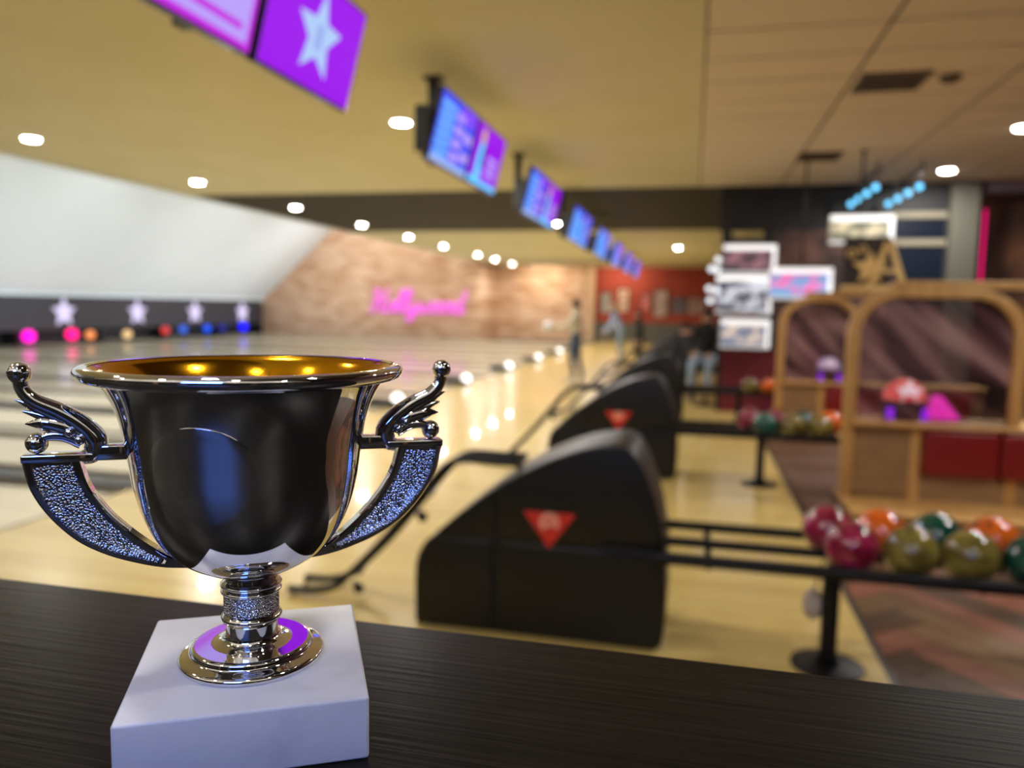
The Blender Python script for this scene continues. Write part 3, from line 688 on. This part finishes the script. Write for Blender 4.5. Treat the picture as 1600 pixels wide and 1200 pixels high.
# pictures on the orange wall
for k, (x, z, w_, h_, c) in enumerate(((-4.25, 1.35, .55, 1.0, (180, 176, 168)), (-3.4, 1.4, .6, 1.15, (226, 190, 166)), (-2.3, 1.5, .5, .8, (222, 130, 128)), (-1.6, 1.2, .7, 1.3, (200, 176, 166)), (-.7, 1.35, .8, .8, (120, 112, 120)), (.1, 1.35, .9, .8, (190, 150, 140)))):
    t = thing('wall_picture', f'{["leftmost", "second", "third", "fourth", "fifth", "rightmost"][k]} small framed picture on the orange-red far wall', 'picture', (x, 37.97, z), group='pictures on the orange wall')
    obj('frame', bevel(band([(-w_ / 2, 0), (-w_ / 2, h_), (w_ / 2, h_), (w_ / 2, 0)], [(-w_ / 2 + .05, .0), (-w_ / 2 + .05, h_ - .05), (w_ / 2 - .05, h_ - .05), (w_ / 2 - .05, .0)], -.03, .02), .004), m_bezel, t); obj('print', box(-w_ / 2 + .05, w_ / 2 - .05, -.01, .01, 0, h_ - .05), M('poster_print', c, .6, noise=(tuple(int(v * .7) for v in c), (4, 4, 4), 2, .4, .6)), t)

# ------------------------------------------------------------------ people
def person(label, loc, rz, J, mats, hair_long=False, name='person'):
    """J: joint -> (fwd, side, z, radius); bones carry a material slot; body is one skinned mesh"""
    t = thing(name, label, 'person', loc, rz, group='people at the far lanes')
    bones = [('pelvis', 'chest', 0), ('chest', 'neck', 0), ('neck', 'head', 2), ('head', 'crown', 2)]
    for s in 'lr':
        bones += [('chest', 'sho' + s, 0), ('sho' + s, 'elb' + s, 0), ('elb' + s, 'wri' + s, 2 if mats.get('short') else 0), ('wri' + s, 'han' + s, 2), ('pelvis', 'hip' + s, 1), ('hip' + s, 'kne' + s, 1), ('kne' + s, 'ank' + s, 1), ('ank' + s, 'toe' + s, 3)]
    names = list(J); idx = {n: i for i, n in enumerate(names)}
    me = bpy.data.meshes.new('body'); me.from_pydata([J[n][:3] for n in names], [(idx[a], idx[b]) for a, b, _ in bones], [])
    o = bpy.data.objects.new('body', me); COL.objects.link(o)
    o.modifiers.new('skin', 'SKIN'); sub = o.modifiers.new('sub', 'SUBSURF'); sub.levels = 2
    for n in names:
        sv = me.skin_vertices[0].data[idx[n]]; r = J[n][3]; sv.radius = (r, r); sv.use_root = (n == 'pelvis')
    dg = bpy.context.evaluated_depsgraph_get(); dg.update()
    nm = bpy.data.meshes.new_from_object(o.evaluated_get(dg)); bpy.data.objects.remove(o)
    nm.name = 'body'; nm.materials.clear()
    for m in (mats['top'], mats['legs'], m_skin, mats['shoe']): nm.materials.append(m)
    P = {n: Vector(J[n][:3]) for n in names}
    for p in nm.polygons:
        best = (9, 0)
        for a, b, s in bones:
            A, B = P[a], P[b]; d = B - A; tt = max(0, min(1, (p.center - A).dot(d) / d.length_squared)); q = (A + d * tt - p.center).length - .5 * J[a][3]
            if q < best[0]: best = (q, s)
        p.material_index = best[1]
    nm.shade_smooth()
    b = bpy.data.objects.new('body', nm); COL.objects.link(b); b.parent = t
    h, c = P['head'], P['crown']; hr = J['head'][3]
    obj('hair', ball(tuple(h * .35 + c * .65 + Vector((-.025, 0, .015))), hr * 1.13, 16, 10, (1, .92, 1.0)), mats['hair'], t, 80)
    if hair_long: obj('hair_length', ball(tuple(h + Vector((-.07, 0, -.1))), hr * .9, 14, 10, (.55, .95, 1.6)), mats['hair'], t, 80)
    f = h + Vector((hr * .93, 0, -.0))
    obj('nose', ball(tuple(f + Vector((.012, 0, -.01))), .016, 8, 6, (1, .7, 1.4)), m_skin, t, 80)
    for s in (-1, 1):
        obj('eye', ball(tuple(f + Vector((-.012, s * .03, .02))), .011, 8, 6), m_hair, t, 80)
        obj('ear', ball(tuple(h + Vector((0, s * hr * .95, 0))), .025, 8, 6, (.6, .4, 1)), m_skin, t, 80)
    for s in 'lr':
        w0, h0 = P['wri' + s], P['han' + s]; d = (h0 - w0).normalized(); sd = d.cross(Vector((0, 0, 1)));
        if sd.length < .1: sd = Vector((1, 0, 0))
        sd.normalize(); gs = []
        for q, ln in ((-1.5, .06), (-.5, .075), (.5, .07), (1.5, .055)):
            a = h0 + sd * q * .019; gs.append(tube([a, a + d * ln * .55, a + d * ln * .85 + Vector((0, 0, -.015))], [.009, .0085, .007], 6))
        a = h0 - d * .05 + sd * .03; gs.append(tube([a, a + sd * .025 + d * .025, a + sd * .03 + d * .055], [.0105, .0095, .008], 6))
        obj('fingers', join(*gs), m_skin, t, 60)
    return t
def pose(H=1.68, lean=0, arms=None, legs=None):
    k = H / 1.68
    J = {'pelvis': (0, 0, .93, .125), 'chest': (lean * .3, 0, 1.24, .135), 'neck': (lean * .46, 0, 1.42, .055), 'head': (lean * .5 + .02, 0, 1.53, .088), 'crown': (lean * .52 + .01, 0, 1.61, .075)}
    for s, g in (('l', 1), ('r', -1)):
        J['sho' + s] = (lean * .42, g * .17, 1.37, .06)
        A = (arms or {}).get(s, ((.0, .24, 1.1), (.08, .24, .86), (.1, .24, .78)))
        for n, p, r in zip(('elb', 'wri', 'han'), A, (.045, .032, .034)): J[n + s] = (p[0], g * p[1], p[2], r)
        Lg = (legs or {}).get(s, ((0, .09, .9), (.03, .1, .49), (-.02, .1, .09), (.13, .11, .04)))
        for n, p, r in zip(('hip', 'kne', 'ank', 'toe'), Lg, (.09, .065, .045, .04)): J[n + s] = (p[0], g * p[1], p[2], r)
    return {n: (a * k, b * k, c * k, r * k) for n, (a, b, c, r) in J.items()}
C = lambda nm, c: M(nm, c, .85)
jean = C('blue_denim', (70, 92, 122)); jeanl = C('pale_denim', (150, 170, 190)); darkc = C('black_cloth', (26, 27, 28)); beige = C('beige_knit', (206, 196, 172)); skyc = C('pale_blue_shirt', (170, 186, 220)); shoe = C('white_shoe', (200, 196, 190)); olv = C('dark_olive_jacket', (38, 42, 32)); charc = C('charcoal_trousers', (50, 52, 58))
fw = PI     # facing the pins (-X)
throw = {'l': ((.18, .2, 1.12), (.4, .12, 1.12), (.47, .1, 1.12)), 'r': ((.16, .2, 1.1), (.4, .1, 1.08), (.47, .09, 1.08))}
person('person in a beige top and blue jeans holding a white ball, facing the pins', (-2.33, 15.6, 0), fw, pose(1.69, .05, throw, {'l': ((0, .09, .9), (.08, .1, .5), (.02, .1, .09), (.17, .11, .04)), 'r': ((0, .09, .9), (-.04, .1, .48), (-.14, .1, .09), (0, .11, .04))}), dict(top=beige, legs=jean, shoe=shoe, hair=m_hair))
o = obj('held_ball', ball((0, 0, 0), .109, 24, 16), M('pearl_white_ball', (226, 224, 226), .15, coat=.5), None, 80); o.location = (-2.91, 15.6, 1.13); tag(o, 'white bowling ball held out by the person in the beige top', 'bowling ball')
for q in (-.03, .0, .03): obj('finger_hole', xf(lathe([(0, -.004), (.012, -.004), (.012, .0004), (0, .0004)], 10, False), Matrix.Translation((q, 0, math.sqrt(.109 ** 2 - q * q)))), m_hole, o)
person('person in a pale blue shirt and light jeans leaning forward beyond the machines', (-1.95, 21.5, 0), fw, pose(1.66, .5, {'l': ((.3, .22, 1.1), (.5, .2, .9), (.56, .2, .84)), 'r': ((.25, .24, 1.1), (.42, .24, .9), (.48, .24, .84))}), dict(top=skyc, legs=jeanl, shoe=shoe, hair=C('fair_hair', (196, 160, 116))))
person('person in a black jacket standing behind the row of ball returns', (-1.3, 19.4, 0), fw + .4, pose(1.5, .1), dict(top=olv, legs=darkc, shoe=darkc, hair=m_hair))
sit = {s: ((.02, .1, .5), (.42, .13, .5), (.42, .13, .1), (.55, .13, .04)) for s in 'lr'}
def seated(H, lean):
    J = pose(H, lean, {s: ((.12, .24, 1.12), (.34, .14, .98), (.41, .12, .97)) for s in 'lr'}, None)
    for n, (a, b, c, r) in list(J.items()):
        if not n[:3] in ('hip', 'kne', 'ank', 'toe'): J[n] = (a, b, c - .36, r)
    for s, g in (('l', 1), ('r', -1)):
        for n, p, r in zip(('hip', 'kne', 'ank', 'toe'), sit[s], (.09, .068, .045, .04)): J[n + s] = (p[0], g * p[1], p[2], r)
    J['pelvis'] = (0, 0, .56, .125); return J
J_ = {n: (a, b, c + (.22 if n[:3] not in ('ank', 'toe') else .2), r) for n, (a, b, c, r) in seated(1.66, .08).items()}
person('person in a black jacket and pale jeans on a tall stool by the display stack', (.22, 12.6, 0), -PI / 2 - .25, J_, dict(top=darkc, legs=jeanl, shoe=shoe, hair=m_hair), True)
t = thing('tall_stool', 'tall dark stool under the person in pale jeans by the display stack', 'stool', (.22, 12.6, 0)); obj('seat', bevel(cyl((0, 0), .17, .58, .64, 24), .01), m_black, t, 40); obj('column', cyl((0, 0), .025, .02, .58, 12), m_rail, t, 40); obj('base', cyl((0, 0), .2, 0, .02, 24), m_rail, t, 40); obj('foot_ring', tube([(.2 * math.cos(q * PI / 8), .2 * math.sin(q * PI / 8), .22) for q in range(17)], .01, 8), m_rail, t, 60); obj('foot_ring_strut', box(-.2, .2, -.01, .01, .212, .228), m_rail, t)
person('seated person in dark clothes beside the person by the display stack', (-.12, 13.3, 0), -PI / 2, seated(1.66, .1), dict(top=charc, legs=charc, shoe=darkc, hair=m_hair), True)
t = thing('stool', 'dark square stool under the seated person beyond the racks', 'stool', (-.12, 13.34, 0)); obj('seat', box(-.2, .2, -.2, .2, .37, .43, .01), m_black, t)
for a in (-.16, .16):
    for b in (-.16, .16): obj('leg', box(a - .02, a + .02, b - .02, b + .02, 0, .37), m_black, t)

# ------------------------------------------------------------------ assumed blue light source, built as an unseen wall screen behind the camera (mirrored in the chrome)
t = thing('assumed_blue_screen', 'assumed blue wall screen, unseen behind the camera, tinting the marble and mirrored in the chrome trophy', 'screen', (-.1, -1.5, 2.05))
obj('housing', box(-.43, .43, -.04, .04, 0, .52, .01), m_bezel, t); obj('screen', box(-.41, .41, .04, .046, .02, .5), emis('assumed_blue_glow', (104, 146, 255), 16), t)  # glow added to tint the marble front and chrome blue

# ------------------------------------------------------------------ counter
CZ = 1.354
t = thing('counter', 'black stained wooden bar counter under the trophy', 'counter', (0, .1, 0))
obj('counter_top', box(-2.4, 2.0, -.3, .221, CZ - .045, CZ, .002, 2), m_counter, t)
obj('counter_wall', box(-2.3, 1.9, -.12, .12, 0, CZ - .045), m_black, t)
obj('kick_board', box(-2.3, 1.9, .12, .135, 0, .12), m_capd, t)

# ------------------------------------------------------------------ trophy
AX = Vector((-.149, .236, 0)); RZ = math.atan2(.534, .846)
T = thing('trophy', 'silver two-handled trophy cup with winged handles on a white marble base', 'trophy', (AX.x, AX.y, CZ), RZ)
mb = obj('marble_base', xf(box(-.0378, .0378, -.04, .04, 0, .021, .0011, 3), Matrix.Rotation(math.radians(-3.6), 4, 'Z')), m_marble, T, 40)
def sm(pr, k=6): return [(p.x, p.y) for p in spline([(a, b, 0) for a, b in pr], k)]
foot = [(0, .021), (.0243, .021)] + sm([(.0243, .021), (.0249, .0221), (.0243, .0234), (.0226, .0240)], 4) + sm([(.0222, .0241), (.0208, .0247), (.0203, .0262), (.0193, .0269)], 4) + [(.0191, .0269), (.0189, .0269), (.0187, .0269), (.0160, .0269), (.0140, .0269), (.0137, .0269)] + sm([(.0133, .02695), (.0103, .0278), (.0091, .0292), (.0088, .031)], 4) + [(.0087, .0335), (.0087, .0342)]
obj('foot', lathe(foot, 96, False), m_chrome, T, 35)
ring = lambda r0, z0, z1, b: [(r0, z0)] + [(r0 + b * math.sin(PI * i / 8), z0 + (z1 - z0) * i / 8) for i in range(1, 8)] + [(r0, z1)]
st = [(.0087, .0338)] + ring(.0092, .0342, .0378, .0012) + [(.0093, .038)]
obj('lower_ring', lathe(st, 64, False), m_chrome, T, 35)
obj('textured_collar', lathe([(.0094, .0378), (.0094, .0448)], 64, False), m_hammer, T, 60)
st = [(.0094, .0446)] + ring(.0095, .0446, .0468, .0009) + ring(.0093, .0468, .0492, .0012) + [(.0088, .0496), (.0086, .0506), (.0092, .0516), (.0108, .0524)]
obj('upper_ring', lathe(st, 64, False), m_chrome, T, 35)
# cup: lathe with the stamped flat roundel
outp = sm([(.004, .0514), (.0093, .0520), (.0169, .0548), (.0242, .0596), (.0300, .0665), (.0341, .0752), (.0368, .0855), (.0385, .0971), (.0402, .1068), (.0427, .1140), (.0460, .1196), (.0476, .1210)], 14)
rimp = sm([(.0476, .1210), (.0500, .1206), (.0520, .1214), (.0530, .1232), (.0524, .1248), (.0506, .1254), (.0488, .1250)], 5)
NS = 400
g = lathe(outp + rimp[1:], NS, False)
cup = obj('cup', g, m_chrome, T, 50)
inn = sm([(.0490, .1249), (.0462, .1225), (.0424, .1160), (.0390, .1068), (.0370, .0971), (.0350, .0862), (.0322, .0765), (.0280, .0690), (.0225, .0630), (.0150, .0585), (.0005, .0560)], 6)
obj('gold_lining', lathe(inn, 128, False), m_gold, cup, 60)
def cup_r(z):
    for (r0, z0), (r1, z1) in zip(outp, outp[1:]):
        if z0 <= z <= z1: return r0 + (r1 - r0) * (z - z0) / (z1 - z0)
    return outp[-1][0]
def roundel(da=math.radians(-112), zc=.0925, rad=.0166, k=.14):
    V, Fc = [], []; nr, ns = 12, 72
    def pt(x, z, off):
        R_ = cup_r(zc); r = cup_r(z) + off + k * x * x / (2 * R_); a = da + x / R_
        return (r * math.cos(a), r * math.sin(a), z)
    V.append(pt(0, zc, .0005))
    for i in range(1, nr + 2):
        q = min(i, nr) / nr * rad; off = .0005 if i < nr else (.0003 if i == nr else -.002)
        for j in range(ns):
            t_ = 2 * PI * j / ns; V.append(pt(q * math.cos(t_) * 1.06, zc + q * math.sin(t_), off))
    for j in range(ns):
        j2 = (j + 1) % ns; Fc.append((0, 1 + j, 1 + j2))
        for i in range(nr): Fc.append((1 + i * ns + j, 1 + (i + 1) * ns + j, 1 + (i + 1) * ns + j2, 1 + i * ns + j2))
    return V, Fc
tag(obj('roundel', roundel(), m_chrome, cup, 40), 'smooth round medallion on the cup front')
OUT = [(-68.2, 94.6), (-66.1, 85.4), (-61.3, 76.6), (-53.7, 68.1), (-44.8, 62.4), (-35.2, 58.6), (-26.9, 56.4), (-17.5, 55.4)]
INN = [(-52.0, 94.6), (-49.4, 85.6), (-44.4, 77.3), (-39.2, 71.3), (-35.0, 67.2), (-30.2, 63.2), (-25.3, 59.9), (-17.5, 57.2)]
def handle(s):
    so = [p / 1000 for p in spline([(a, 0, b) for a, b in OUT], 6)]; si = [p / 1000 for p in spline([(a, 0, b) for a, b in INN], 6)]
    n = len(so); h = .0034; V = []; m = 12
    for i in range(n):
        o_, i_ = so[i], si[i]; wd = (i_ - o_).length; b = min(.0022 / wd, .3)
        rec = .0013 if wd > .0045 else .0
        P = [(0, -h + .0008), (b * .35, -h), (b, -h), (b * 1.25, -h + rec), (1 - b * 1.25, -h + rec), (1 - b, -h), (1 - b * .35, -h), (1, -h + .0008), (1, h - .0008), (1 - b * .35, h), (b * .35, h), (0, h - .0008)]
        for t_, y in P:
            q = o_.lerp(i_, t_); V.append((q.x * s, y, q.z))
    Fc = [(i * m + k, i * m + (k + 1) % m, (i + 1) * m + (k + 1) % m, (i + 1) * m + k) for i in range(n - 1) for k in range(m)] + [tuple(range(m)), tuple(range((n - 1) * m, n * m))]
    H = obj('handle', (V, Fc), m_chrome, T, 40)
    # hammered panel in the recess
    V = []; rows = [i for i in range(1, n) if (si[i] - so[i]).length > .0048]; c = 8
    for i in rows:
        wd = (si[i] - so[i]).length; b = min(.0022 / wd, .3) * 1.15
        for k in range(c + 1):
            q = so[i].lerp(si[i], b + (1 - 2 * b) * k / c); V.append((q.x * s, -h + .0009, q.z))
    Fc = [(r * (c + 1) + k, r * (c + 1) + k + 1, (r + 1) * (c + 1) + k + 1, (r + 1) * (c + 1) + k) for r in range(len(rows) - 1) for k in range(c)]
    obj('hammered_panel', (V, Fc), m_hammer, H, 80)
    q = lambda a, b, y=0: (a * s / 1000, y / 1000, b / 1000)
    # shelf bar on top of the crescent and the link to the cup
    x0, x1 = sorted((-.0684 * s, -.0478 * s)); obj('shelf', box(x0, x1, -.0036, .0036, .0942, .0968, .0006), m_chrome, H, 40)
    x0, x1 = sorted((-.0475 * s, -.0375 * s)); obj('link', box(x0, x1, -.0028, .0028, .0940, .0990, .0007), m_chrome, H, 40)
    # wing: knobbed arm, feathers, lower ball
    arm = spline([q(-68.3, 121.8), q(-67.6, 117.6), q(-64.4, 113.8), q(-57.6, 110.2), q(-51.2, 105.6), q(-47.4, 100.6), q(-48.4, 96.4), q(-51.5, 94.6)], 5)
    gs = [tube(arm, [.0022, .0022, .0025, .0029, .0034, .0036, .0033, .0022], 14, 1), ball(q(-68.4, 122.8), .0035, 18, 12)]
    for pts, r in ((((-54, 106), (-59.5, 109.6), (-64.5, 112.2), (-69.6, 114.4)), (.0022, .0024, .0019, .0002)), (((-54, 104.6), (-59.5, 107.6), (-63.5, 109.4), (-67.6, 110.7)), (.0020, .0020, .0014, .0004)),
                   (((-52, 102.6), (-56.5, 105.2), (-61.8, 106.6), (-67.2, 106.6)), (.0022, .0030, .0026, .0002)), (((-51.2, 100.0), (-55.5, 102.2), (-59.8, 102.6), (-63.6, 101.4)), (.0024, .0022, .0018, .0013))):
        gs.append(tube(spline([q(a, b, -.6) for a, b in pts], 4), list(r), 12, .8))
    gs.append(ball(q(-64.3, 100.2), .0034, 20, 14)); gs.append(ball(q(-54.4, 103.6, -2.4), .0016, 12, 8)); gs.append(ball(q(-51.6, 101.2, -2.6), .0017, 12, 8))
    obj('wing', join(*gs), m_chrome, H, 70)
handle(1); handle(-1)
